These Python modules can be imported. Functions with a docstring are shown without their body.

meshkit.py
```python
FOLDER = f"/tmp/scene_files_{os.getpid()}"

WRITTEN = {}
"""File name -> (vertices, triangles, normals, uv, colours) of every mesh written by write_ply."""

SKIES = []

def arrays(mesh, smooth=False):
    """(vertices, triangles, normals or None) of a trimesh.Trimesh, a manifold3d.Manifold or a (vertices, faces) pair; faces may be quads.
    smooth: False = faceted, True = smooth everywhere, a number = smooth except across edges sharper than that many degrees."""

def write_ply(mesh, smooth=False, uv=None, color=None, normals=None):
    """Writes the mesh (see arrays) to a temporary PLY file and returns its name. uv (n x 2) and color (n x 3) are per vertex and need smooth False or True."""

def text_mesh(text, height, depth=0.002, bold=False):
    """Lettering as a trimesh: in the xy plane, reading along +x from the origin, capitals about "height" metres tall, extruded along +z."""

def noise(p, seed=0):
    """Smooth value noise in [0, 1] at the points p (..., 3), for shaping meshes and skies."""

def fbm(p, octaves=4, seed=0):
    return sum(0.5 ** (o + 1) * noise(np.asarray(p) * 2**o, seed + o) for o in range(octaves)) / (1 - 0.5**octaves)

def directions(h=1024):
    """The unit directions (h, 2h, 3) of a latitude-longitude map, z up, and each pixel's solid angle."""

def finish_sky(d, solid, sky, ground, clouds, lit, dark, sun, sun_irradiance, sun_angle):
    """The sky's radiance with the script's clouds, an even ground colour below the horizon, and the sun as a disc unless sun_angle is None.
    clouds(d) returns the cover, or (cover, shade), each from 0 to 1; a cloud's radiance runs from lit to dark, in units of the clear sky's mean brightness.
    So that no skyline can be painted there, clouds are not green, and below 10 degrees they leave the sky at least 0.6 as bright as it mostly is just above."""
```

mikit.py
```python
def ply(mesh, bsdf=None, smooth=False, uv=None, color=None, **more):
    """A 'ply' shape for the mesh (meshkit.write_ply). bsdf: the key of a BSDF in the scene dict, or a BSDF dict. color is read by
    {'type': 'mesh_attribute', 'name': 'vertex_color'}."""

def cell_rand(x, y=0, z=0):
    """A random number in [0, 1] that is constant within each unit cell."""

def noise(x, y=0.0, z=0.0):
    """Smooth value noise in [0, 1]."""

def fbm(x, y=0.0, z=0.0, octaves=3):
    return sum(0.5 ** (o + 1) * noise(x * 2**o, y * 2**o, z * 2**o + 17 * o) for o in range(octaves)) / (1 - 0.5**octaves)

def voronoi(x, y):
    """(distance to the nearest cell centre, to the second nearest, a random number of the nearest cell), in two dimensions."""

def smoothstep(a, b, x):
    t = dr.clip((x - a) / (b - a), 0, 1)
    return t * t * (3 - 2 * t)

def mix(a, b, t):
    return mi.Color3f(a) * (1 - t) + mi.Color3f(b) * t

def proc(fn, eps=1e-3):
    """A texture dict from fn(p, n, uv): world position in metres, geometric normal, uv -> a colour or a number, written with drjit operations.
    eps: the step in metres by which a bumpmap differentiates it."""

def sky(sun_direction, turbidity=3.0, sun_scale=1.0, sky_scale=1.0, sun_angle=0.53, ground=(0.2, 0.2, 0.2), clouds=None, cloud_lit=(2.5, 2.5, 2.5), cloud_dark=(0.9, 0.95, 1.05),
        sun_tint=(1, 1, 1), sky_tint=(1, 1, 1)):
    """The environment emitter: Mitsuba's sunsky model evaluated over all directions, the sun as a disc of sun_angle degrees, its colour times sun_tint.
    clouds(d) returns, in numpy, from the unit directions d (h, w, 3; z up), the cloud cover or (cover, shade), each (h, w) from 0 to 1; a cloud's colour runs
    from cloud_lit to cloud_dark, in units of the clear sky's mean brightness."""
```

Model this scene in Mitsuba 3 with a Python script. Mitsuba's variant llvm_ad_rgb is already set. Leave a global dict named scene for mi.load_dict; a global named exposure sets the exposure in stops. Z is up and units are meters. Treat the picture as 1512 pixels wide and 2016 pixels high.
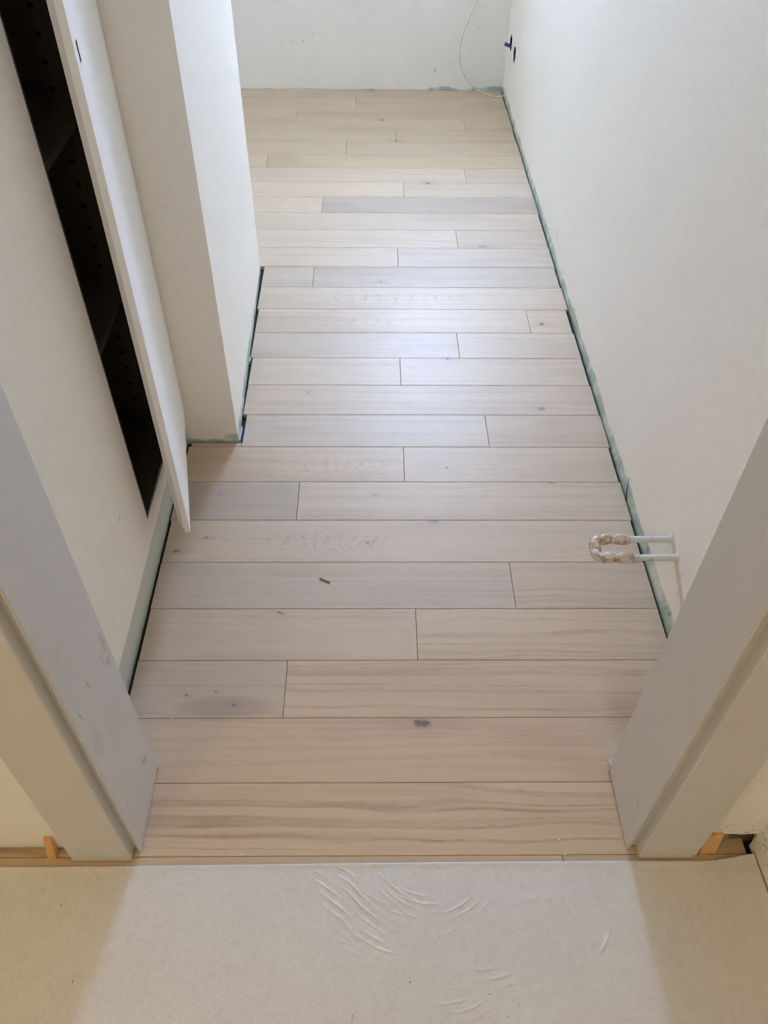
import math, random
import numpy as np, trimesh, drjit as dr, mitsuba as mi
import shapely.geometry as sg
from shapely.ops import unary_union
import mikit
from mikit import noise, fbm, smoothstep, mix, cell_rand, proc
import meshkit

random.seed(7); np.random.seed(7); RNG = np.random.default_rng(11)
T = mi.ScalarTransform4f
scene = {'type': 'scene'}
labels = {}

# ---------------------------------------------------------------- camera
CAM = np.array([0.0, 0.0, 1.6014])
CAM_UP = np.array([-0.00072, 0.72138, 0.69254]); CAM_FWD = np.array([0.01357, 0.69248, -0.72131])
scene['camera'] = {'type': 'perspective', 'fov_axis': 'x', 'fov': math.degrees(2 * math.atan(756 / 1588.5)),
                   'near_clip': 0.05, 'far_clip': 50.0,
                   'to_world': T().look_at(origin=CAM.tolist(), target=(CAM + CAM_FWD).tolist(), up=CAM_UP.tolist())}
# ---------------------------------------------------------------- light
exposure = 0.05
WINDOW_LIGHT = [48.5, 65.0, 101.0]        # overcast daylight in the window pane
LAMP_LIGHT = [72.0, 51.0, 25.0]           # warm bulb on the left of the near room
LAMP2_LIGHT = [36.0, 25.0, 11.0]          # added warm fill bulb behind the camera, brightens the corridor faces
# ---------------------------------------------------------------- dimensions
XL, XR, YB = -0.556, 0.713, 4.775         # corridor walls
ROW0, PW = 0.757, 0.15                    # plank courses
CEIL = 2.5
YF0, YF1 = 0.622, 0.798                   # the wall that holds the door frame
REV_L, REV_R = -0.452, 0.4985             # reveals
WX0, WX1, WZ0, WZ1 = 0.10, 0.62, 1.62, 2.46  # window opening in the end wall
WD = 0.30                                 # depth of its reveal

# ---------------------------------------------------------------- helpers
def key_for(name):
    if name not in scene: return name
    k = 1
    while f'{name}_{k:03d}' in scene: k += 1
    return f'{name}_{k:03d}'

def add(name, mesh, bsdf, smooth=False, label=None, cat=None, group=None, kind=None, **kw):
    k = key_for(name)
    scene[k] = mikit.ply(mesh, bsdf, smooth=smooth, **kw)
    tag(k, label, cat, group, kind)
    return k

def tag(k, label=None, cat=None, group=None, kind=None):
    d = {a: b for a, b in (('label', label), ('category', cat), ('group', group), ('kind', kind)) if b}
    if d: labels[k] = {**labels.get(k, {}), **d}

def box(x0, x1, y0, y1, z0, z1):
    m = trimesh.creation.box((x1 - x0, y1 - y0, z1 - z0)); m.apply_translation(((x0 + x1) / 2, (y0 + y1) / 2, (z0 + z1) / 2)); return m

def join(*ms): return trimesh.util.concatenate(list(ms))

def prism(pts, z0, z1):
    """plan polygon -> solid between z0 and z1"""
    p = pts if hasattr(pts, 'exterior') else sg.Polygon(pts)
    m = trimesh.creation.extrude_polygon(p, z1 - z0); m.apply_translation((0, 0, z0)); return m

def slab_yz(poly, x0, x1):
    """polygon in (y, z) extruded along x"""
    m = trimesh.creation.extrude_polygon(poly, x1 - x0)
    v = m.vertices; m.vertices = np.c_[v[:, 2] + x0, v[:, 0], v[:, 1]]; return m

def slab_xz(poly, y0, y1):
    m = trimesh.creation.extrude_polygon(poly, y1 - y0)
    v = m.vertices; m.vertices = np.c_[v[:, 0], y1 - v[:, 2], v[:, 1]]; return m

def tube(pts, r, n=12, caps=True):
    pts = np.asarray(pts, float); r = np.broadcast_to(r, (len(pts),))
    t = np.gradient(pts, axis=0); t /= np.linalg.norm(t, axis=1, keepdims=True)
    u = np.cross(t[0], [0.31, 0.2, 0.93]); u /= np.linalg.norm(u)
    V = []
    for p, d, rr in zip(pts, t, r):
        u = u - d * (u @ d); u /= np.linalg.norm(u); w = np.cross(d, u)
        a = np.linspace(0, 2 * np.pi, n, endpoint=False)
        V.append(p + rr * (np.cos(a)[:, None] * u + np.sin(a)[:, None] * w))
    V = np.array(V).reshape(-1, 3); F = []
    for i in range(len(pts) - 1):
        for j in range(n):
            a, b = i * n + j, i * n + (j + 1) % n
            F += [[a, b, b + n], [a, b + n, a + n]]
    if caps:
        V = np.vstack([V, pts[0], pts[-1]]); c0, c1 = len(V) - 2, len(V) - 1
        for j in range(n):
            F.append([c0, (j + 1) % n, j]); F.append([c1, (len(pts) - 1) * n + j, (len(pts) - 1) * n + (j + 1) % n])
    return trimesh.Trimesh(V, np.array(F), process=False)

def spline(ctrl, n=60):
    from scipy.interpolate import CubicSpline
    c = np.asarray(ctrl, float); d = np.r_[0, np.cumsum(np.linalg.norm(np.diff(c, axis=0), axis=1))]
    return CubicSpline(d, c)(np.linspace(0, d[-1], n))

def lathe_x(prof, y, z, n=24):
    """profile [(x, r)...] turned about the axis parallel to x through (y, z)"""
    V, F = [], []
    a = np.linspace(0, 2 * np.pi, n, endpoint=False)
    for x, r in prof: V.append(np.c_[np.full(n, x), y + r * np.cos(a), z + r * np.sin(a)])
    for i in range(len(prof) - 1):
        for j in range(n):
            p, q = i * n + j, i * n + (j + 1) % n
            F += [[p, q, q + n], [p, q + n, p + n]]
    m = trimesh.Trimesh(np.vstack(V), np.array(F), process=False); m.fix_normals(); return m

def lathe_dir(prof, c, d, n=24):
    m = lathe_x(prof, 0, 0, n); d = np.asarray(d, float) / np.linalg.norm(d)
    m.apply_transform(trimesh.geometry.align_vectors([1, 0, 0], d)); m.apply_translation(c); return m

# ---------------------------------------------------------------- materials
def mat(name, color, rough=0.6, spec=0.4, bump=None, scale=0.001, eps=1e-3, **kw):
    b = {'type': 'principled', 'base_color': color if isinstance(color, dict) else {'type': 'rgb', 'value': list(color)},
         'roughness': rough, 'specular': spec, **kw}
    if bump is not None: b = {'type': 'bumpmap', 'arbitrary': proc(bump, eps), 'scale': scale, 'bsdf': b}
    scene[name] = {'type': 'twosided', 'bsdf': b}
    return name

GREEN, GREEN2 = (0.50, 0.60, 0.525), (0.36, 0.49, 0.425)

def wall_color(p, n, uv):
    """cream paint; the bottom edge shows bare green plasterboard with a ragged paint line"""
    s = p.x + p.y                                  # runs along any of the walls
    big = fbm(s * 5.0, 3.1, 0.0); mid = fbm(s * 30.0 + p.z * 14, p.z * 9, 2.0); fine = noise(s * 260.0 + p.z * 130, p.z * 60.0)
    rag = 0.55 * big + 0.3 * mid + 0.15 * fine
    is_r = (p.x > 0.69) & (p.y > 0.8) & (p.y < 4.75)
    is_b = p.y > 4.74
    is_pf = (p.y < 1.9) & (p.y > 1.82) & (p.x > -0.6) & (p.x < -0.405)
    is_pr = (p.x > -0.445) & (p.x < -0.395) & (p.y > 1.828) & (p.y < 2.9)
    h = mi.Float(-1.0)
    h = dr.select(is_r, 0.016 + 0.036 * rag + 0.016 * smoothstep(2.6, 1.3, p.y) * big, h)
    hb = -0.026 + 0.050 * rag + 0.016 * smoothstep(0.11, 0.02, dr.abs(p.x - 0.36)) + 0.024 * smoothstep(0.48, 0.62, p.x) + 0.006 * smoothstep(0.12, 0.03, dr.abs(p.x + 0.42))
    h = dr.select(is_b, hb, h)
    h = dr.select(is_pf, -0.006 + 0.040 * rag, h)
    h = dr.select(is_pr, 0.002 + 0.05 * rag * smoothstep(2.9, 1.9, p.y) + 0.012, h)
    g = smoothstep(0.005, -0.005, p.z - h)
    base = mix((0.89, 0.865, 0.80), (0.85, 0.825, 0.755), fbm(p.x * 2.2, p.y * 2.2, p.z * 2.2))
    base = base * (0.985 + 0.03 * noise(p.x * 70, p.y * 70, p.z * 70))
    green = mix(GREEN2, GREEN, fbm(s * 40, p.z * 60, 1.0)) * (0.8 + 0.35 * noise(s * 300, p.z * 200))
    edge = smoothstep(0.006, 0.001, dr.abs(p.z - h)) * smoothstep(0.45, 0.7, fine)     # torn pale paper rim
    green = mix(green, (0.78, 0.78, 0.72), 0.7 * edge)
    c = mix(base, green, g * (0.45 + 0.55 * smoothstep(0.25, 0.6, mid)))
    # left wall: bare filler below the paint line
    is_l = (p.x < -0.54) & (p.x > -0.58) & (p.y > 0.79) & (p.y < 1.83)
    band = smoothstep(0.0855, 0.083, p.z - 0.002 * noise(p.y * 60))
    bare = mix((0.56, 0.585, 0.545), (0.49, 0.55, 0.48), smoothstep(0.05, 0.01, p.z + 0.02 * big))
    c = dr.select(is_l, mix(base, bare, band), c)
    # slanting beige band on the right wall, running down from the pipes
    ch = smoothstep(0.0150, 0.0095, dr.abs(p.z - 0.166 - 0.42 * (p.y - 1.245) + 0.004 * (mid - 0.5))) * smoothstep(1.29, 1.28, p.y) * smoothstep(0.85, 0.9, p.y)
    c = dr.select((p.x > 0.69) & (p.y > 0.8), mix(c, (0.60, 0.55, 0.44), 0.75 * ch), c)
    # a few specks
    sp = smoothstep(0.93, 0.97, noise(s * 55.0, p.z * 55.0, 9.0)) * smoothstep(0.6, 0.0, p.z) * smoothstep(0.62, 0.75, noise(s * 11.0, p.z * 11.0, 4.0))
    return c * (1 - 0.35 * sp)
def wall_bump(p, n, uv): return 0.6 * fbm(p.x * 60 + p.y * 60, p.z * 60, 0.0) + 0.4 * noise(p.x * 9, p.y * 9, p.z * 9)
mat('paint', proc(wall_color), 0.62, 0.3)

def near_color(p, n, uv):
    """cream plaster of the near room with dirt near its foot on the right"""
    base = mix((0.78, 0.78, 0.765), (0.735, 0.73, 0.71), fbm(p.x * 3, p.y * 3, p.z * 3))
    pit = smoothstep(0.78, 0.86, noise(p.x * 260 + p.y * 260, p.z * 230, 3.0)) * smoothstep(0.50, 0.66, fbm(p.x * 14 + p.y * 14, p.z * 17, 6.0))
    zone = smoothstep(0.55, 0.66, p.x)
    line = smoothstep(0.022, 0.0, dr.abs(p.z - 0.085 - 0.25 * (p.x - 0.70) - 0.02 * noise(p.x * 40, p.z * 40))) * smoothstep(0.62, 0.8, noise(p.x * 160, p.y * 160, p.z * 210))
    low = (smoothstep(0.04, 0.0, p.z) * 0.25 + smoothstep(0.0165, 0.013, p.z + 0.003 * noise(p.x * 60)) * 0.45) * smoothstep(-0.5, -0.56, p.x)  # left foot: painted shade standing in for the dark gap above the planks
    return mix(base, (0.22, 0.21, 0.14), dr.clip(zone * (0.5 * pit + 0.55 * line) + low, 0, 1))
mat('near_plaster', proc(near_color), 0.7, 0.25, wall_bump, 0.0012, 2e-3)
mat('white_wall', (0.85, 0.845, 0.83), 0.7, 0.25)
mat('white_ceiling', (0.8, 0.79, 0.76), 0.8, 0.2)
mat('screed', (0.035, 0.033, 0.032), 0.9, 0.1)
mat('mortar', proc(lambda p, n, uv: mix((0.40, 0.31, 0.22), (0.12, 0.13, 0.08), smoothstep(0.35, 0.6, fbm(p.x * 40, p.y * 40, p.z * 40) + 0.3 * smoothstep(0.69, 0.73, p.x)))), 0.95, 0.1)

# smudges on the left reveal: (y, z, ry, rz, tilt, strength)
SMUDGE = [(0.780, 0.475, .006, .032, 0, .5), (0.758, 0.452, .004, .020, 0, .35), (0.775, 0.425, .007, .014, 0, .45),
          (0.693, 0.484, .003, .016, 0, .55), (0.639, 0.481, .0025, .020, 0, .5), (0.650, 0.375, .022, .045, 0, .20),
          (0.700, 0.30, .03, .05, 0, .10), (0.662, 0.62, .02, .02, 0, .12)]
def frame_color(p, n, uv):
    c = mi.Color3f(0.535, 0.54, 0.54) * (0.97 + 0.06 * fbm(p.x * 8 + p.y * 8, p.z * 5, 1.0))
    d = mi.Float(0)
    for y, z, ry, rz, t, s in SMUDGE:
        a = (p.y - y + 0.004 * (noise(p.z * 70) - .5)) / ry; b = (p.z - z) / rz
        d = dr.maximum(d, s * smoothstep(1.2, 0.2, a * a + b * b))
    d = d * smoothstep(-0.40, -0.44, p.x) * smoothstep(-0.47, -0.46, p.x)
    # chips near the foot
    k = smoothstep(0.90, 0.95, noise(p.x * 90 + p.y * 60, p.z * 60, 5.0)) * smoothstep(0.20, 0.02, p.z) * smoothstep(0.6, 0.75, noise(p.x * 17, p.y * 17, p.z * 14))
    c = mix(c, (0.30, 0.28, 0.25), d)
    return mix(c, (0.10, 0.09, 0.06), 0.8 * k)
mat('frame_paint', proc(frame_color), 0.34, 0.45)
mat('leaf_white', (0.82, 0.815, 0.79), 0.45, 0.4)
mat('leaf_edge', proc(lambda p, n, uv: mi.Color3f(0.70, 0.68, 0.63) * (0.95 + 0.1 * fbm(p.x * 60, p.y * 60, p.z * 20))), 0.6, 0.3)
mat('dark_case', (0.085, 0.072, 0.065), 0.5, 0.3)
mat('dark_shelf', (0.15, 0.13, 0.115), 0.45, 0.35)
mat('black', (0.006, 0.006, 0.006), 0.6, 0.2)
mat('black_plastic', (0.03, 0.03, 0.035), 0.45, 0.4)
mat('blue_plastic', (0.035, 0.05, 0.11), 0.4, 0.5)
mat('spacer', (0.50, 0.53, 0.66), 0.4, 0.4)
mat('grey_wire', (0.42, 0.41, 0.37), 0.5, 0.3)
mat('cream_wire', (0.78, 0.72, 0.55), 0.5, 0.3)
mat('pipe_white', proc(lambda p, n, uv: mix((0.64, 0.64, 0.60), (0.50, 0.46, 0.38), smoothstep(0.55, 0.7, fbm(p.x * 60, p.y * 60, p.z * 60)))), 0.4, 0.45)
mat('fitting', proc(lambda p, n, uv: mix((0.62, 0.54, 0.45), (0.40, 0.29, 0.20), smoothstep(0.42, 0.66, fbm(p.x * 110, p.y * 110, p.z * 110)))), 0.38, 0.5)
mat('pine', proc(lambda p, n, uv: mix((0.62, 0.34, 0.15), (0.72, 0.44, 0.22), fbm(p.x * 180, p.y * 30, p.z * 12))), 0.6, 0.3)
mat('dark_wood', (0.17, 0.10, 0.06), 0.6, 0.3)
mat('light_wood', (0.62, 0.45, 0.28), 0.6, 0.3)
mat('chalk', (0.8, 0.76, 0.66), 0.8, 0.2)
mat('window_white', (0.8, 0.8, 0.8), 0.4, 0.4)

# ------- oak: uv = (metres along the plank + its own shift, tone index + metres across)
KNOTS = [(0.107, 0.893, .022, .011, 1.0), (0.165, 1.502, .020, .007, .55), (-0.515, 1.395, .011, .006, .9), (0.6, 2.465, .009, .008, .95),
         (0.531, 1.988, .013, .009, .6), (0.042, 4.341, .02, .012, .8), (0.246, 3.599, .011, .012, .8), (0.441, 3.023, .022, .010, .5),
         (0.029, 2.746, .006, .006, .8), (-0.311, 0.94, .006, .004, .9), (-0.444, 1.443, .005, .004, .8), (-0.014, 1.425, .006, .004, .8),
         (0.251, 2.254, .006, .006, .9), (0.006, 1.605, .005, .004, .7), (-0.427, 1.61, .005, .005, .5), (-0.208, 2.07, .006, .006, .45),
         (0.509, 1.655, .012, .008, .35), (-0.42, 0.965, .004, .003, .8), (-0.355, 0.975, .004, .003, .7), (0.112, 4.07, .012, .010, .5)]
FIGURES = [(-0.10, 1.725, 0.22, 0.030, 1.0), (0.05, 2.632, 0.30, 0.055, -1.0), (-0.02, 2.480, 0.20, 0.045, 1.0), (-0.13, 1.428, 0.22, 0.032, -1.0)]
def oak_grain(uv):
    T_ = dr.floor(uv.y); y = uv.y - T_; x = uv.x
    C = dr.floor(T_ / 20.0)                                    # 0 plain, 1 striped, 2 strong figure
    warp = (fbm(x * 1.6, y * 9.0, 1.0) - 0.5) * (0.045 + 0.02 * C) + (noise(x * 7.0, y * 26.0, 5.0) - 0.5) * (0.004 + 0.006 * C)
    v = y + warp
    line = noise(x * 2.5, v * 330.0, 3.0) * 0.45 + noise(x * 5.0, v * 760.0, 8.0) * 0.35 + noise(x * 12.0, v * 1500.0, 2.0) * 0.2
    ring = noise(0.7 + x * (0.6 + 0.9 * smoothstep(0.5, 2.0, C)), v * (160.0 - 15.0 * C), 11.0)
    pore = smoothstep(0.70, 0.88, noise(x * 30.0, y * 950.0, 4.0)) * smoothstep(0.45, 0.75, ring)
    return T_, C, x, y, v, line, ring, pore
def oak_color(p, n, uv):
    T_, C, x, y, v, line, ring, pore = oak_grain(uv)
    L = T_ - 5.0 * dr.floor(T_ / 5.0)                          # 0..4 darkness
    G = dr.floor(T_ / 5.0) - 4.0 * C                           # 0..3 greyness
    c = mix((0.605, 0.47, 0.335), (0.575, 0.468, 0.362), dr.clip(G / 2.0, 0, 1))
    c = dr.select(G > 2.5, mi.Color3f(0.59, 0.445, 0.29), c) * (0.985 - 0.045 * L)
    cloud = fbm(x * 2.4, y * 11.0, 7.0)
    c = mix(c, c * mi.Color3f(0.93, 0.91, 0.905), smoothstep(0.45, 0.75, cloud))
    c = c * (1.0 - (0.035 + 0.032 * C) * smoothstep(0.48, 0.80, ring) - (0.09 + 0.04 * C) * (line - 0.5))
    patch = smoothstep(0.45, 0.72, noise(x * 7.5, y * 46.0, 6.0))
    c = mix(c, c * mi.Color3f(0.70, 0.62, 0.56), (0.06 + 0.17 * C) * smoothstep(0.60, 0.80, ring) * patch)
    c = c * (1.0 - (0.10 + 0.06 * C) * pore)
    kn = 0.5 * (noise(p.x * 150, p.y * 150, 3.0) - 0.5)
    for kx, ky, rx, ry, s in KNOTS:
        a = (p.x - kx) / rx; b = (p.y - ky) / ry
        r = dr.sqrt(a * a + b * b) + kn
        c = mix(c, (0.13, 0.105, 0.10), s * 0.80 * smoothstep(1.15, 0.45, r))
        c = mix(c, c * mi.Color3f(0.84, 0.80, 0.80), s * 0.55 * smoothstep(3.6, 0.6, dr.sqrt(a * a * 0.30 + b * b * 0.7)))
    # cathedral figure: nested arrowheads along the middle of a few boards
    wob = noise(p.x * 22, p.y * 60, 9.0) + 2.2 * noise(p.x * 7, p.y * 30, 13.0)
    for fx, fy, half, pitch, sg_ in FIGURES:
        u = p.x - fx; w = p.y - fy
        f = (u * sg_ + 22.0 * w * w + 0.022 * wob) / pitch
        env = smoothstep(1.0, 0.5, dr.abs(u) / half) * smoothstep(0.050, 0.020, dr.abs(w))
        stroke = smoothstep(0.55, 0.98, dr.sin(6.2832 * f)) * smoothstep(0.25, 0.6, noise(p.x * 60, p.y * 140, 2.0))
        c = c * (1.0 - 0.13 * env * stroke)
    # swirl figure and greyish stain beside the small knot, and a blue-grey stain streak
    st = smoothstep(1.0, 0.1, dr.square((p.x + 0.33) / 0.13) + dr.square((p.y - 0.935) / 0.034) + 0.5 * (cloud - 0.5))
    c = mix(c, c * mi.Color3f(0.80, 0.77, 0.78), 0.8 * st)
    bl = smoothstep(1.0, 0.2, dr.square((p.x - 0.01) / 0.05) + dr.square((p.y - 1.817 + 0.18 * (p.x - 0.01)) / 0.008))
    return mix(c, (0.40, 0.43, 0.46), 0.35 * bl)
def oak_bump(p, n, uv):
    T_, C, x, y, v, line, ring, pore = oak_grain(uv)
    return 0.5 * line - 0.5 * pore + 0.4 * noise(x * 5, y * 25, 1.0)
mat('oak', proc(oak_color), 0.42, 0.30, oak_bump, 0.00022, 6e-4)
mat('oak_edge', (0.33, 0.22, 0.13), 0.7, 0.2)

def fleece_color(p, n, uv):
    c = mix((0.675, 0.68, 0.68), (0.63, 0.632, 0.63), fbm(p.x * 7, p.y * 7, 2.0))
    c = c * (0.95 + 0.10 * noise(p.x * 420, p.y * 420, 1.0)) * (0.96 + 0.08 * fbm(p.x * 90, p.y * 90, 5.0))
    sp = smoothstep(0.955, 0.985, noise(p.x * 150, p.y * 150, 6.0)) * smoothstep(0.62, 0.75, noise(p.x * 13, p.y * 13, 8.0))
    return c * (1 - 0.45 * sp)
mat('fleece', proc(fleece_color), 0.40, 0.5, lambda p, n, uv: fbm(p.x * 240, p.y * 240, 0.0), 0.0006, 8e-4)

# ================================================================ THE SETTING
# floor: dark subfloor, planks are its children
sub = join(box(-2.4, 0.78, 0.44, 4.80, -0.05, -0.0135), box(-2.4, 0.80, -2.3, 0.44, -0.05, -0.0005))
add('floor', sub, 'screed', kind='structure', label='floor of pale whitewashed oak planks laid across the corridor')

def plank_mesh(x0, x1, y0, y1, tone, shift, top):
    g, ch = 0.00045, 0.0009
    xa, xb, ya, yb = x0 + g, x1 - g, y0 + g, y1 - g
    ring = lambda i, z: [(xa + i, ya + i, z), (xb - i, ya + i, z), (xb - i, yb - i, z), (xa + i, yb - i, z)]
    V = np.array(ring(0, -0.0132) + ring(0, top - ch) + ring(ch, top))
    F = [[8, 9, 10], [8, 10, 11], [0, 2, 1], [0, 3, 2]]
    for b in (0, 4):
        for j in range(4):
            k = (j + 1) % 4; F += [[b + j, b + k, b + 4 + k], [b + j, b + 4 + k, b + 4 + j]]
    uv = np.c_[V[:, 0] + shift, tone + 0.3 + (V[:, 1] - y0)]
    return (V, np.array(F)), uv

# end joints per course (x), tones (darkness L, greyness G, contrast C) left to right
JOINTS = {-2: [0.371], -1: [], 0: [], 1: [-0.199], 2: [0.105], 3: [0.354], 4: [], 5: [-0.209], 6: [0.090], 7: [0.348], 8: [], 9: [0.090], 10: [0.292],
          11: [0.554], 12: [], 13: [-0.228], 14: [0.097], 15: [0.341], 16: [-0.62], 17: [-0.220], 18: [0.136], 19: [0.423], 20: [-0.50], 21: [-0.130], 22: [0.111],
          23: [0.465], 24: [-0.40], 25: [-0.093], 26: [0.30]}
TONES = {-2: [(2, 0, 0), (3, 0, 0)], -1: [(0, 0, 2)], 0: [(1, 0, 0)], 1: [(2, 2, 0), (1, 0, 1)], 2: [(1, 1, 0), (1, 0, 1)], 3: [(2, 2, 0), (2, 1, 1)],
         4: [(1, 1, 0)], 5: [(4, 2, 0), (1, 1, 0)], 6: [(1, 0, 0), (1, 1, 0)], 7: [(1, 2, 0), (2, 1, 0)], 8: [(1, 1, 0)], 9: [(0, 1, 0), (1, 1, 0)],
         10: [(1, 2, 0), (1, 1, 0)], 11: [(0, 1, 0), (1, 0, 0)], 12: [(0, 1, 0)], 13: [(1, 2, 0), (2, 2, 0)], 14: [(0, 1, 0), (1, 2, 0)],
         15: [(0, 1, 0), (2, 1, 0)], 16: [(1, 1, 0), (1, 1, 0)], 17: [(0, 0, 0), (4, 2, 0)], 18: [(0, 0, 0), (1, 1, 0)], 19: [(1, 0, 0), (2, 0, 0)],
         20: [(1, 3, 0), (2, 3, 0)], 21: [(2, 3, 0), (3, 3, 0)], 22: [(2, 3, 0), (3, 3, 0)], 23: [(2, 3, 0), (3, 3, 0)], 24: [(2, 3, 0), (3, 3, 0)],
         25: [(2, 3, 0), (3, 3, 0)], 26: [(2, 3, 0), (3, 3, 0)]}
for n in sorted(JOINTS):
    y0, y1 = ROW0 + n * PW, ROW0 + (n + 1) * PW
    if y1 > YB - 0.002: y1 = YB - 0.002
    ym = (y0 + y1) / 2
    if n <= -2: left, right = -1.0, 0.735
    elif n == -1: left, right = -1.0, 0.735
    elif n <= 6: left, right = -0.5475 - 0.004 * (ym - 0.95) + RNG.uniform(-.0015, .003), 0.7065 + RNG.uniform(-.003, .002)
    elif n <= 13: left, right = -0.396 - 0.032 * (ym - 1.83) + [0.006, -0.002, 0.002, -0.001, 0.003, 0.001, 0.005][n - 7], 0.7065 + RNG.uniform(-.003, .003)
    else: left, right = -2.28, 0.7065 + RNG.uniform(-.002, .003)
    if n == 11: right -= 0.004
    if n == 0: right, left = 0.7065, -0.5475
    xs = [left] + [j for j in JOINTS[n] if left < j < right] + [right]
    if n >= 14 and xs[1] - xs[0] > 1.3: xs.insert(1, xs[1] - 1.05 - 0.13 * (n % 3))
    tones = TONES[n]
    for i in range(len(xs) - 1):
        L, G, C = tones[max(0, i - (len(xs) - 1 - len(tones)))] if len(tones) < len(xs) - 1 else tones[i]
        top = RNG.uniform(-0.00012, 0.00012)
        if n == 7 and i == 0:       # notched round the pillar's corner
            pm, uv = plank_mesh(xs[i], xs[i + 1], y0, y1, L + 5 * G + 20 * C, RNG.uniform(0, 40), top)
            k = add('floor__plank', pm, 'oak', uv=uv)
            pm, uv = plank_mesh(-0.541, xs[i] , y0, 1.824, L + 5 * G + 20 * C, RNG.uniform(0, 40), top)
            add('floor__plank', pm, 'oak', uv=uv)
            continue
        pm, uv = plank_mesh(xs[i], xs[i + 1], y0, y1, L + 5 * G + 20 * C, RNG.uniform(0, 40), top)
        add('floor__plank', pm, 'oak', uv=uv)

# corridor walls
niche = sg.box(1.370, 0.146, 1.797, 1.96)
add('wall_left', slab_yz(sg.box(0.80, -0.012, 1.827, CEIL).difference(niche), XL - 0.018, XL), 'paint', kind='structure',
    label='cream corridor wall on the left with an unpainted strip at its foot')
BOXES = [(4.643, 0.276, 0.036), (4.486, 0.268, 0.036)]
rw = sg.box(0.80, -0.012, YB, CEIL)
for y, z, r in BOXES: rw = rw.difference(sg.Point(y, z).buffer(r, 24))
add('wall_right', slab_yz(rw, XR, XR + 0.05), 'paint', kind='structure', label='cream corridor wall on the right with a ragged green foot')
add('wall_back', slab_xz(sg.box(-2.3, -0.012, 0.763, CEIL).difference(sg.box(WX0, WZ0, WX1, WZ1)), YB, YB + 0.12), 'paint', kind='structure',
    label='cream end wall of the corridor with green smears at its foot')
add('wall_pillar', prism([(-2.3, 1.8285), (-0.403, 1.8305), (-0.435, 2.835), (-2.3, 2.835)], -0.012, CEIL), 'paint', kind='structure',
    label='cream wall stub jutting into the corridor behind the open cabinet door')
add('wall_bay', box(-2.36, -2.3, 2.83, 4.90, -0.012, CEIL), 'paint', kind='structure')
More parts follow.
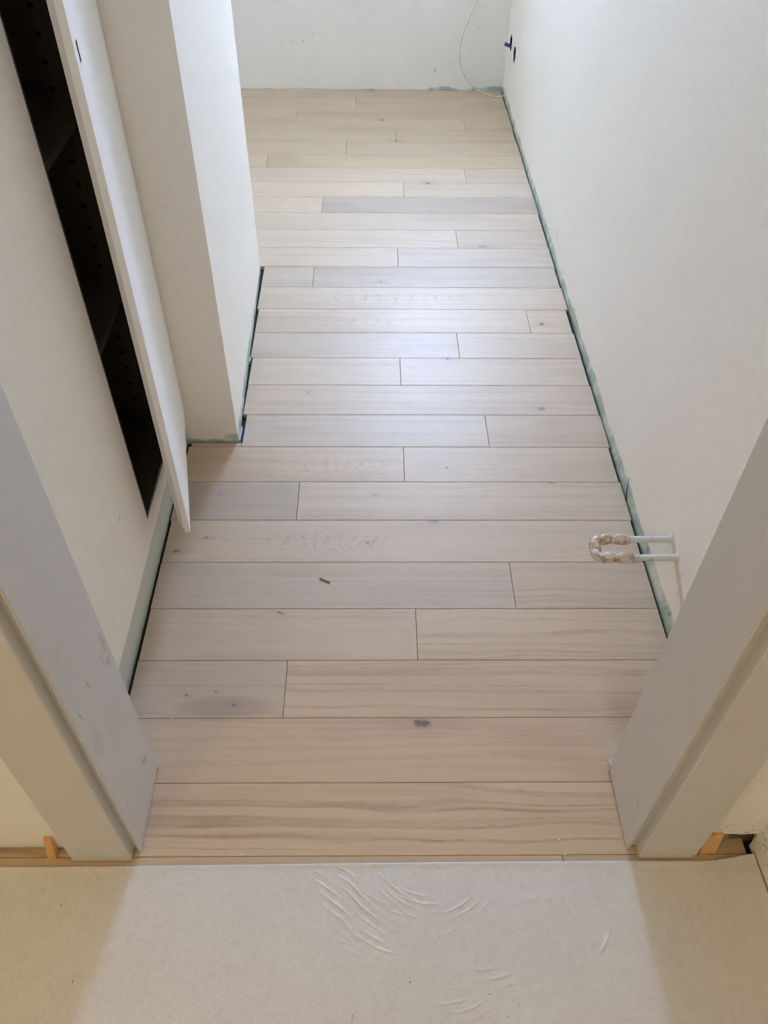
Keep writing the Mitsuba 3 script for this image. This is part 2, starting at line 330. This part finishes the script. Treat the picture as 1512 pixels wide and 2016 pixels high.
add('ceiling', join(box(-2.4, 0.82, -2.3, 0.62, CEIL, CEIL + 0.06), box(-2.4, 0.82, 0.62, YB + 0.04, CEIL, CEIL + 0.06)), 'white_ceiling', kind='structure')

# the near room
fw = sg.box(-1.9, 0.0095, -0.50, CEIL)
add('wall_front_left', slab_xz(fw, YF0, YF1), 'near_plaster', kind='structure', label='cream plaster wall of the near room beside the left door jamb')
hole = sg.Polygon([(0.664, -0.02), (0.664, 0.0605), (0.690, 0.060), (0.712, 0.058), (0.738, 0.061), (0.748, 0.040), (0.76, -0.02)])
rfw = sg.box(0.55, -0.01, 0.80, CEIL).difference(hole)
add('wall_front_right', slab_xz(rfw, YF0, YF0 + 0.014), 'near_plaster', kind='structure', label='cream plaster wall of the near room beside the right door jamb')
mk = join(box(0.632, 0.79, YF0 + 0.016, YF1, -0.012, 0.30)); mk = mk.subdivide().subdivide().subdivide().subdivide()
mk.vertices += (np.array([meshkit.fbm(mk.vertices * 45.0)]).T - 0.5) * np.array([[0, 0.010, 0]]) if hasattr(meshkit, 'fbm') else 0
add('wall_front_right__mortar', mk, 'mortar')
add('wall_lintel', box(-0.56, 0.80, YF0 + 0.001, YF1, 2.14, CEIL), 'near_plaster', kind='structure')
side = prism([(0.742, YF0), (0.752, 0.50), (0.775, 0.0), (0.80, -2.2), (0.86, -2.2), (0.82, YF0)], 0.004, CEIL)
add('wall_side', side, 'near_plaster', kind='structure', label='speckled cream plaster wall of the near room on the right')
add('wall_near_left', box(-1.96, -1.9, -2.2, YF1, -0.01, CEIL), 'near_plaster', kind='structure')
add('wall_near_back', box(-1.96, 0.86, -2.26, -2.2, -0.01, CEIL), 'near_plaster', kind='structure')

# ---------------------------------------------------------------- door frame
def jamb_profile(s):
    """plan polygon of a jamb; s=-1 left, +1 right"""
    if s < 0: xo, xi, xr, yr1 = -0.580, -0.4665, REV_L, 0.797
    else: xo, xi, xr, yr1 = 0.628, 0.5175, REV_R, 0.790
    d = -s                                              # towards the opening
    pts = [(xo, 0.6245), (xo, 0.6002), (xo + d * 0.0015, 0.5985), (xi - d * 0.0035, 0.5985)]
    for a in np.linspace(0, math.pi / 2, 5): pts.append((xi - d * 0.0035 + d * 0.0035 * math.sin(a), 0.602 - 0.0035 * math.cos(a)))
    # rounded rebate: shallow cove, small bead, then the reveal
    w = xr - xi
    pts += [(xi, 0.6240), (xi + w * 0.62, 0.6240), (xi + w * 0.62, 0.6180)]
    for a in np.linspace(0, math.pi / 2, 5): pts.append((xr - d * 0.0025 + d * 0.0025 * math.sin(a), 0.6185 - 0.0025 * math.cos(a)))
    for a in np.linspace(0, math.pi / 2, 5): pts.append((xr - d * 0.0025 + d * 0.0025 * math.cos(a), yr1 - 0.0025 + 0.0025 * math.sin(a)))
    xb = XL - 0.002 if s < 0 else XR + 0.004
    pts += [(xb, yr1), (xb, yr1 - 0.02), (xr - d * 0.03, yr1 - 0.02), (xr - d * 0.03, 0.6245)]
    return sg.Polygon(pts).buffer(0)
scene['door_1__head'] = mikit.ply(join(box(-0.58, 0.628, 0.5985, 0.6245, 2.03, 2.14), box(-0.50, 0.54, 0.615, 0.795, 2.045, 2.14)), 'frame_paint')
tag('door_1', 'pale grey steel door frame in the foreground with scuffed jambs', None, None, 'structure')
# the facing reaches a little lower than the reveal's step
jl = prism(jamb_profile(-1), 0.004, 2.10); jr = prism(jamb_profile(1), 0.004, 2.10)
add('door_1__jamb', jl, 'frame_paint', smooth=30, label='left jamb with dark scuffs on its reveal')
add('door_1__jamb', jr, 'frame_paint', smooth=30, label='right jamb, chipped at its foot')
# lifted filler flake at the inner back edge of each reveal
add('door_1__flake', prism([(REV_L - 0.001, 0.786), (REV_L + 0.0020, 0.788), (REV_L + 0.0008, 0.798), (REV_L - 0.003, 0.803), (REV_L - 0.005, 0.799)], 0.0006, 0.022), 'frame_paint')
add('door_1__flake', prism([(REV_R + 0.001, 0.778), (REV_R - 0.0020, 0.780), (REV_R - 0.0032, 0.790), (REV_R - 0.001, 0.797), (REV_R + 0.003, 0.792)], 0.0006, 0.026), 'frame_paint')

# ---------------------------------------------------------------- window in the end wall (above the picture)
tag('window_1', 'window in the end wall above the corridor floor', None, None, 'structure')
def frame_rect(x0, x1, z0, z1, w, y0, y1):
    return slab_xz(sg.box(x0, z0, x1, z1).difference(sg.box(x0 + w, z0 + w, x1 - w, z1 - w)), y0, y1)
YP = YB + WD
scene['window_1__frame'] = mikit.ply(frame_rect(WX0, WX1, WZ0, WZ1, 0.03, YP - 0.03, YP + 0.03), 'window_white')
rv = slab_xz(sg.box(WX0 - 0.04, WZ0 - 0.04, WX1 + 0.04, WZ1 + 0.04).difference(sg.box(WX0, WZ0, WX1, WZ1)), YB + 0.1201, YP + 0.06)
scene['window_1__reveal'] = mikit.ply(rv, 'white_wall')
pane = trimesh.Trimesh([(WX0 + .03, YP, WZ0 + .03), (WX1 - .03, YP, WZ0 + .03), (WX1 - .03, YP, WZ1 - .03), (WX0 + .03, YP, WZ1 - .03)], [[0, 1, 2], [0, 2, 3]], process=False)
scene['window_1__pane'] = mikit.ply(pane, 'window_white', emitter={'type': 'area', 'radiance': {'type': 'rgb', 'value': WINDOW_LIGHT}})

# ---------------------------------------------------------------- lamps (out of frame)
def bulb_lamp(name, x, y, z, r, rad, label):
    g = trimesh.creation.icosphere(3, r); g.apply_translation((x, y, z))
    scene[name + '__globe'] = mikit.ply(g, 'window_white', smooth=True, emitter={'type': 'area', 'radiance': {'type': 'rgb', 'value': rad}})
    scene[name + '__cord'] = mikit.ply(tube([(x, y, z + r - .002), (x, y, (z + CEIL) / 2), (x, y, CEIL)], 0.004), 'black_plastic')
    tag(name, label, 'lamp')
bulb_lamp('pendant_lamp', -1.03, -0.60, 2.0, 0.07, LAMP_LIGHT, 'warm bare bulb hanging left of the door in the near room')
bulb_lamp('pendant_lamp_001', 0.15, -1.30, 2.15, 0.07, LAMP2_LIGHT, 'warm bare bulb hanging behind the camera in the near room')

# ================================================================ OBJECTS
# ---- built-in cabinet in the left wall
cab = 'wall_cabinet'
tag(cab, 'tall built-in wall cabinet with dark interior, its white door ajar into the corridor', 'cabinet')
cx0, cx1, cy0, cy1, cz0, cz1 = -0.93, XL - 0.0012, 1.3704, 1.7966, 0.1464, 1.9596
t_ = 0.009
case = join(box(cx0, cx1, cy0, cy0 + t_, cz0, cz1), box(cx0, cx1, cy1 - t_, cy1, cz0, cz1), box(cx0, cx1, cy0 + t_, cy1 - t_, cz0, cz0 + t_),
            box(cx0, cx1, cy0 + t_, cy1 - t_, cz1 - t_, cz1), box(cx0 - t_, cx0, cy0, cy1, cz0, cz1))
add(cab + '__case', case, 'dark_case', label='dark brown interior')
for z in (0.567, 0.972, 1.40):
    add(cab + '__shelf', box(cx0 + 0.001, -0.600, cy0 + t_, cy1 - t_, z - 0.016, z), 'dark_shelf')
strip = sg.box(-0.676, 0.16, -0.644, 1.94)
st = slab_xz(strip, cy1 - t_ - 0.0025, cy1 - t_)
add(cab + '__pin_strip', st, 'dark_case')
for k in range(34):
    z = 0.20 + k * 0.05
    if any(abs(z - zz + 0.008) < 0.03 for zz in (0.567, 0.972, 1.40)): continue
    m = trimesh.creation.cylinder(0.0060, 0.004, sections=12); m.apply_transform(trimesh.transformations.rotation_matrix(math.pi / 2, [1, 0, 0]))
    m.apply_translation((-0.660, cy1 - t_ - 0.004, z)); add(cab + '__pin_strip__pin', m, 'black')
# door leaf: three stepped layers, hinged at the wall stub
H = np.array([-0.5431, 1.8216]); D = np.array([0.19160, -0.98147]); N = np.array([0.98147, 0.19160]); LW = 0.4814
def leaf_prism(u0, u1, d0, d1, z0, z1, ch=0.0008):
    c = lambda u, d: tuple(H + D * u - N * d)
    p = sg.Polygon([c(u0, d0), c(u1 - ch, d0), c(u1, d0 + ch), c(u1, d1), c(u0, d1)])
    return prism(p, z0, z1)
add(cab + '__door', leaf_prism(0.004, LW, 0.0, 0.0130, 0.1250, 1.93), 'leaf_white')
add(cab + '__door__rebate', leaf_prism(0.016, LW - 0.008, 0.0131, 0.0185, 0.1320, 1.92), 'leaf_edge')
add(cab + '__door__rebate', leaf_prism(0.024, LW - 0.017, 0.0186, 0.0250, 0.1400, 1.91), 'leaf_edge')
def on_leaf(u, z, d): q = H + D * u - N * d; return (q[0], q[1], z)
lk = []
prof = [(-0.004, 0.015), (0.004, 0.015), (0.0055, 0.002), (0.003, -0.002), (0.0035, -0.015), (-0.004, -0.015), (-0.002, 0.0)]
pm = trimesh.creation.extrude_polygon(sg.Polygon(prof), 0.0012)
v = pm.vertices.copy(); uo = 0.440
pm.vertices = np.array([on_leaf(uo + a, 1.188 + b, 0.0002 - c) for a, b, c in v]); pm.fix_normals()
add(cab + '__door__lock_slot', pm, 'black', label='small black lock slot')

# ---- protective fleece in the near room
xs_ = np.unique(np.r_[np.linspace(-1.85, -0.80, 40), np.linspace(-0.80, 0.735, 960)]); ys_ = np.unique(np.r_[np.linspace(-2.1, 0.24, 60), np.linspace(0.24, 1.0, 260) * 0 + np.linspace(0.24, 0.591, 260)])
X, Y = np.meshgrid(xs_, ys_)
edge = 0.0025 * np.sin(X * 3.1 + 0.4) - 0.0035 * ((X - 0.1) / 0.6) ** 2 * 0 + 0.009 * np.clip((X - 0.62) / 0.10, 0, 1) ** 2
ee = np.clip((Y - 0.24) / 0.351, 0, 1)
Yd = Y + edge * ee ** 3
wall_x = np.interp(Y, [-2.2, 0.0, 0.50, 0.622], [0.80, 0.775, 0.752, 0.742])
Xd = X + np.clip((X - 0.60) / 0.135, 0, 1) * (wall_x - 0.0035 - 0.735)
P3 = np.c_[X.ravel(), Y.ravel(), np.zeros(X.size)]
def nz(sx, sy, o): return np.asarray(meshkit.noise(np.c_[X.ravel() * sx, Y.ravel() * sy, np.full(X.size, o)])).reshape(X.shape)
def ridge(px, py, L, w, ang, h, waves):
    """a patch of parallel creases centred on (px, py)"""
    c, s = math.cos(ang), math.sin(ang)
    a = (X - px) * c + (Y - py) * s; b = -(X - px) * s + (Y - py) * c
    b2 = b + 0.0035 * np.sin(a * 38 + px * 9) + 0.0012 * np.sin(a * 95 + b * 60)
    env = np.exp(-(a / L) ** 2 - (b / w) ** 2)
    return h * env * np.maximum(0, np.sin(b2 * waves)) ** 2 * (0.55 + 0.45 * np.sin(a * 55 + b * 120))
Z = 0.0024 + 0.0008 * nz(6, 6, 0.0)
Z += ridge(-0.035, 0.52, 0.075, 0.050, -0.62, 0.0026, 430)
Z += ridge(0.030, 0.535, 0.045, 0.030, -0.55, 0.0020, 470)
Z += ridge(-0.005, 0.445, 0.060, 0.022, -0.30, 0.0015, 500)
Z += ridge(0.075, 0.52, 0.05, 0.03, -0.15, 0.0013, 450)
Z += ridge(0.17, 0.50, 0.05, 0.025, 0.55, 0.0014, 430)
Z += ridge(0.20, 0.39, 0.07, 0.025, 0.05, 0.0012, 400)
Z += ridge(0.15, 0.34, 0.05, 0.03, 0.25, 0.0012, 400)
Z += ridge(-0.30, 0.545, 0.05, 0.02, -0.3, 0.0004, 380)
Z += ridge(-0.32, 0.46, 0.09, 0.012, 0.02, 0.0004, 300)
def crease(x0, y0, x1, y1, w, h):
    d = np.array([x1 - x0, y1 - y0]); L = np.hypot(*d); d /= L
    a = (X - x0) * d[0] + (Y - y0) * d[1]; b = -(X - x0) * d[1] + (Y - y0) * d[0] + 0.002 * np.sin(a * 60)
    return h * np.exp(-(b / w) ** 2) * np.clip(np.minimum(a, L - a) / (0.3 * L), 0, 1)
Z += crease(0.405, 0.425, 0.440, 0.472, 0.0028, 0.0018)
Z += crease(0.415, 0.55, 0.43, 0.49, 0.004, 0.0010)
Z += crease(0.24, 0.515, 0.36, 0.527, 0.004, 0.0006)
Z += 0.014 * np.clip((X - 0.63) / 0.105, 0, 1) ** 2 * np.clip((Y - 0.42) / 0.17, 0, 1)
Z += 0.0012 * np.exp(-((Y - 0.588) / 0.006) ** 2) * (0.5 + nz(40, 1, 4.0))
Z += 0.0011 * np.exp(-((Y - 0.585) / 0.010) ** 2) * np.exp(-((X + 0.51) / 0.07) ** 2) * np.maximum(0, np.sin(X * 500)) 
ny, nx = X.shape
idx = np.arange(nx * ny).reshape(ny, nx)
F = np.vstack([np.c_[idx[:-1, :-1].ravel(), idx[:-1, 1:].ravel(), idx[1:, 1:].ravel()], np.c_[idx[:-1, :-1].ravel(), idx[1:, 1:].ravel(), idx[1:, :-1].ravel()]])
V = np.c_[Xd.ravel(), Yd.ravel(), Z.ravel()]
# a thin hem at the front edge
bot = idx[-1]; V2 = V[bot].copy(); V2[:, 2] = np.maximum(0.0004, V2[:, 2] - 0.0022)
F2 = []
for j in range(nx - 1): a, b, c, d = bot[j], bot[j + 1], len(V) + j + 1, len(V) + j; F2 += [[a, b, c], [a, c, d]]
add('protective_fleece', (np.vstack([V, V2]), np.vstack([F, np.array(F2)])), 'fleece', smooth=True,
    label='creased off-white protective fleece covering the near floor in front of the door frame', cat='floor covering')

# ---- wooden wedges behind the facings
def wedge(x0, x1, y0, y1, h, lean):
    V = np.array([(x0, y0, .0003), (x1, y0, .0003), (x1, y1, .0003), (x0, y1, .0003), (x0 + lean, y1 - .006, h), (x1 + lean * .6, y1 - .006, h), (x1 + lean * .6, y1, h), (x0 + lean, y1, h)])
    F = [[0, 2, 1], [0, 3, 2], [4, 5, 6], [4, 6, 7], [0, 1, 5], [0, 5, 4], [1, 2, 6], [1, 6, 5], [2, 3, 7], [2, 7, 6], [3, 0, 4], [3, 4, 7]]
    return trimesh.Trimesh(V, F, process=False)
add('wooden_wedge', wedge(-0.630, -0.613, 0.603, 0.6215, 0.064, 0.006), 'pine', label='small orange-brown wooden wedge beside the left door jamb foot', cat='wedge')
tag('wooden_wedge_001', 'pair of pale pine wedge pieces behind the right door jamb foot', 'wedge')
scene['wooden_wedge_001__piece'] = mikit.ply(wedge(0.640, 0.6555, 0.606, 0.6215, 0.066, -0.001), 'pine')
scene['wooden_wedge_001__piece_001'] = mikit.ply(wedge(0.6562, 0.6725, 0.607, 0.6215, 0.069, -0.004), 'pine')

# ---- capped pipe loop on the right wall
PZ, YA, YN = 0.171, 1.283, 1.225
tag('pipe_loop', 'two white water pipes from the right wall joined by a beige painted elbow loop', 'pipe')
def pl(name, m, b, sm=40): 
    return add('pipe_loop__' + name, m, b, smooth=sm)
for y, xs0 in ((YA, 0.6115), (YN, 0.608)):
    pl('pipe', lathe_x([(XR + 0.03, 0.0001), (XR + 0.03, 0.0079), (0.66, 0.0080), (xs0 - 0.01, 0.0079), (xs0 - 0.01, 0.0001)], y, PZ), 'pipe_white')
    pl('sleeve', lathe_x([(xs0 + 0.002, 0.0082), (xs0 + 0.001, 0.0118), (xs0 - 0.002, 0.0128), (xs0 - 0.030, 0.0135), (xs0 - 0.0335, 0.0128), (xs0 - 0.0345, 0.0095), (xs0 - 0.0385, 0.0092), (xs0 - 0.039, 0.0112),
                           (xs0 - 0.0445, 0.0112), (xs0 - 0.045, 0.0092), (xs0 - 0.052, 0.0090)], y, PZ), 'fitting')
    pl('nut', lathe_x([(xs0 - 0.0495, 0.0085), (xs0 - 0.0500, 0.0128), (xs0 - 0.0530, 0.0140), (xs0 - 0.0640, 0.0140), (xs0 - 0.0685, 0.0132), (xs0 - 0.0695, 0.0100)], y, PZ, 20), 'fitting')
def arc(y, sgn, x0):
    R_ = 0.0135
    pts = [(x0 + 0.012, y, PZ)]
    for a in np.linspace(0, math.pi / 2, 9): pts.append((x0 - R_ * math.sin(a), y + sgn * R_ * (1 - math.cos(a)), PZ))
    pts.append((x0 - R_, y + sgn * (R_ + 0.012), PZ)); return pts
xe = 0.540
pl('elbow', tube(arc(YA, -1, xe), [0.0108] * 11, 20), 'fitting', True)
pl('elbow', tube(arc(YN, 1, xe - 0.003), [0.0108] * 11, 20), 'fitting', True)
ym_ = (YA + YN) / 2
pl('collar', lathe_dir([(-0.0145, 0.0095), (-0.014, 0.0125), (-0.010, 0.0140), (-0.001, 0.0140), (0.000, 0.0115), (0.002, 0.0115), (0.003, 0.0132), (0.0105, 0.0132), (0.0125, 0.0120), (0.013, 0.0095)], (xe - 0.0145, ym_ + 0.007, PZ), (0, 1, 0)), 'fitting')
# plaster lumps where the pipes enter the wall
for y in (YA, YN):
    m = trimesh.creation.icosphere(3, 1.0); m.vertices = m.vertices * (0.004, 0.0115, 0.0105) * (1 + 0.25 * RNG.standard_normal((len(m.vertices), 1)) * 0.3)
    m.apply_translation((XR, y + 0.001, PZ + 0.001)); add('pipe_loop__collar_plaster', m, 'chalk', smooth=True)

# ---- flush socket boxes at the far end of the right wall
for i, (y, z, r) in enumerate(BOXES):
    lab = ['black socket box nearest the far corner of the right wall, blue conduit end in it', 'round black socket box in the right wall, second from the far corner'][i]
    k = 'socket_box' if i == 0 else 'socket_box_001'
    tag(k, lab, 'socket box', 'socket boxes at the far end of the right wall')
    cup = lathe_x([(XR + 0.0005, r - 0.0002), (XR + 0.0005, r - 0.0022), (XR + 0.046, r - 0.0035), (XR + 0.0465, 0.0002)], y, z, 32)
    scene[k + '__cup'] = mikit.ply(cup, 'black_plastic', smooth=30)
    scene[k + '__bar'] = mikit.ply(box(XR + 0.010, XR + 0.016, y - 0.030, y + 0.030, z - 0.004, z + 0.004), 'chalk' if i else 'black_plastic')
    if i == 0:
        scene[k + '__conduit'] = mikit.ply(tube(spline([(XR + 0.04, y - 0.022, z - 0.012), (XR + 0.01, y - 0.022, z - 0.010), (XR - 0.020, y - 0.020, z - 0.004), (XR - 0.034, y - 0.018, z + 0.002)], 16), 0.0085, 14), 'blue_plastic', smooth=40)

# ---- thin draw wire in the far corner
up = spline([(0.58, YB - 0.03, 0.60), (0.53, YB - 0.03, 0.435), (0.485, YB - 0.03, 0.32), (0.461, YB - 0.028, 0.198), (0.478, YB - 0.025, 0.115), (0.515, YB - 0.02, 0.055), (0.56, YB - 0.02, 0.012)], 70)
low = spline([(0.56, YB - 0.02, 0.012), (0.592, YB - 0.035, 0.005), (0.632, YB - 0.080, 0.004), (0.668, YB - 0.108, 0.004), (0.70, YB - 0.112, 0.010), (XR + 0.004, YB - 0.112, 0.012)], 50)
tag('draw_wire', 'thin pale wire hanging in a loop down the end wall to the floor corner', 'wire')
scene['draw_wire__strand'] = mikit.ply(tube(up, 0.0011, 8), 'grey_wire', smooth=True)
scene['draw_wire__tail'] = mikit.ply(tube(low, 0.0028, 8), 'cream_wire', smooth=True); tag('draw_wire__tail', 'cream tail lying on the planks')

# ---- dark twig of wire at the right wall's foot
tw = spline([(0.7095, 1.585, 0.0003), (0.7075, 1.592, 0.02), (0.7085, 1.604, 0.042), (0.710, 1.613, 0.060)], 20)
add('wire_stub', tube(tw, np.linspace(0.0016, 0.0006, 20), 7), 'black', smooth=True, label='short dark wire stub standing up at the foot of the right wall', cat='wire')

# ---- plastic spacers left in the gap beside the wall stub
for i, (y0, y1, lab) in enumerate([(1.838, 1.90, 'pale blue plastic spacer in the floor gap at the wall stub corner'), (2.235, 2.262, 'small pale plastic spacer in the floor gap halfway along the wall stub')]):
    xw = -0.403 - 0.0318 * ((y0 + y1) / 2 - 1.83)
    add('plastic_spacer', box(xw + 0.0008, xw + 0.0055, y0, y1, -0.0130, -0.001), 'spacer', label=lab, cat='spacer')

# ---- debris on the floor
def stick(a, b, w, h):
    a, b = np.array(a), np.array(b); d = (b - a) / np.linalg.norm(b - a); n_ = np.array([-d[1], d[0]])
    p = sg.Polygon([a + n_ * w, b + n_ * w * .8, b - n_ * w * .9, a - n_ * w]); return prism(p, 0.0002, 0.0002 + h)
add('wood_splinter', stick((-0.1355, 1.302), (-0.1095, 1.288), 0.0018, 0.0028), 'dark_wood', label='dark brown wood splinter lying on the planks left of the middle', cat='splinter')
add('wood_splinter', stick((-0.236, 1.2005), (-0.2175, 1.1925), 0.0016, 0.0025), 'light_wood', label='short pale wood splinter on the planks nearer the left wall', cat='splinter')
add('wood_splinter', stick((-0.038, 0.322), (-0.034, 0.340), 0.0010, 0.0012), 'light_wood', label='tiny orange wood sliver on the fleece at the bottom of the picture', cat='splinter')
tag('wood_splinter_002', 'tiny orange wood sliver on the fleece at the bottom of the picture', 'splinter')
scene['wood_splinter_002'] = mikit.ply(stick((-0.038, 0.318), (-0.034, 0.338), 0.0009, 0.0045), 'light_wood')
for i, (x, y, lab) in enumerate([(0.061, 0.950, 'pale crumb on the planks above the big dark knot'), (0.369, 0.636, 'pale crumb on the plank nearest the fleece, right side'),
                                 (-0.255, 0.610, 'pale crumb on the plank edge beside the fleece, left side'), (-0.440, 0.905, 'pale crumb on the joint beside the left jamb'),
                                 (0.215, 1.718, 'pale crumb right of the middle near the far plank joint'), (0.376, 0.607, 'pale crumb at the joint just above the fleece on the right')]):
    m = trimesh.creation.icosphere(1, 0.0022); m.vertices *= RNG.uniform(0.5, 1.2, m.vertices.shape) * (1.2, 0.9, 0.7); m.apply_translation((x, y, 0.0014))
    add('plaster_crumb', m, 'chalk', label=lab, cat='crumb', group='pale crumbs on the planks')

# ---- torn paper flakes along the green foot of the right wall are parts of that wall
for i in range(34):
    y = 1.16 + 2.3 * (i / 34.0) ** 1.4 + RNG.uniform(-.02, .02); z = RNG.uniform(0.018, 0.046); s = RNG.uniform(0.004, 0.010)
    a = RNG.uniform(0.3, 1.3)
    p = sg.Polygon([(y, z), (y + s * math.cos(a), z + s * 1.5 * math.sin(a)), (y + s * 1.1 * math.cos(a) + .002, z + s * 1.2 * math.sin(a)), (y + .003, z - .001)])
    if p.is_valid and p.area > 0:
        add('wall_right__flake', slab_yz(p, XR - 0.0022, XR + 0.0005), 'chalk' if i % 3 else 'paint')
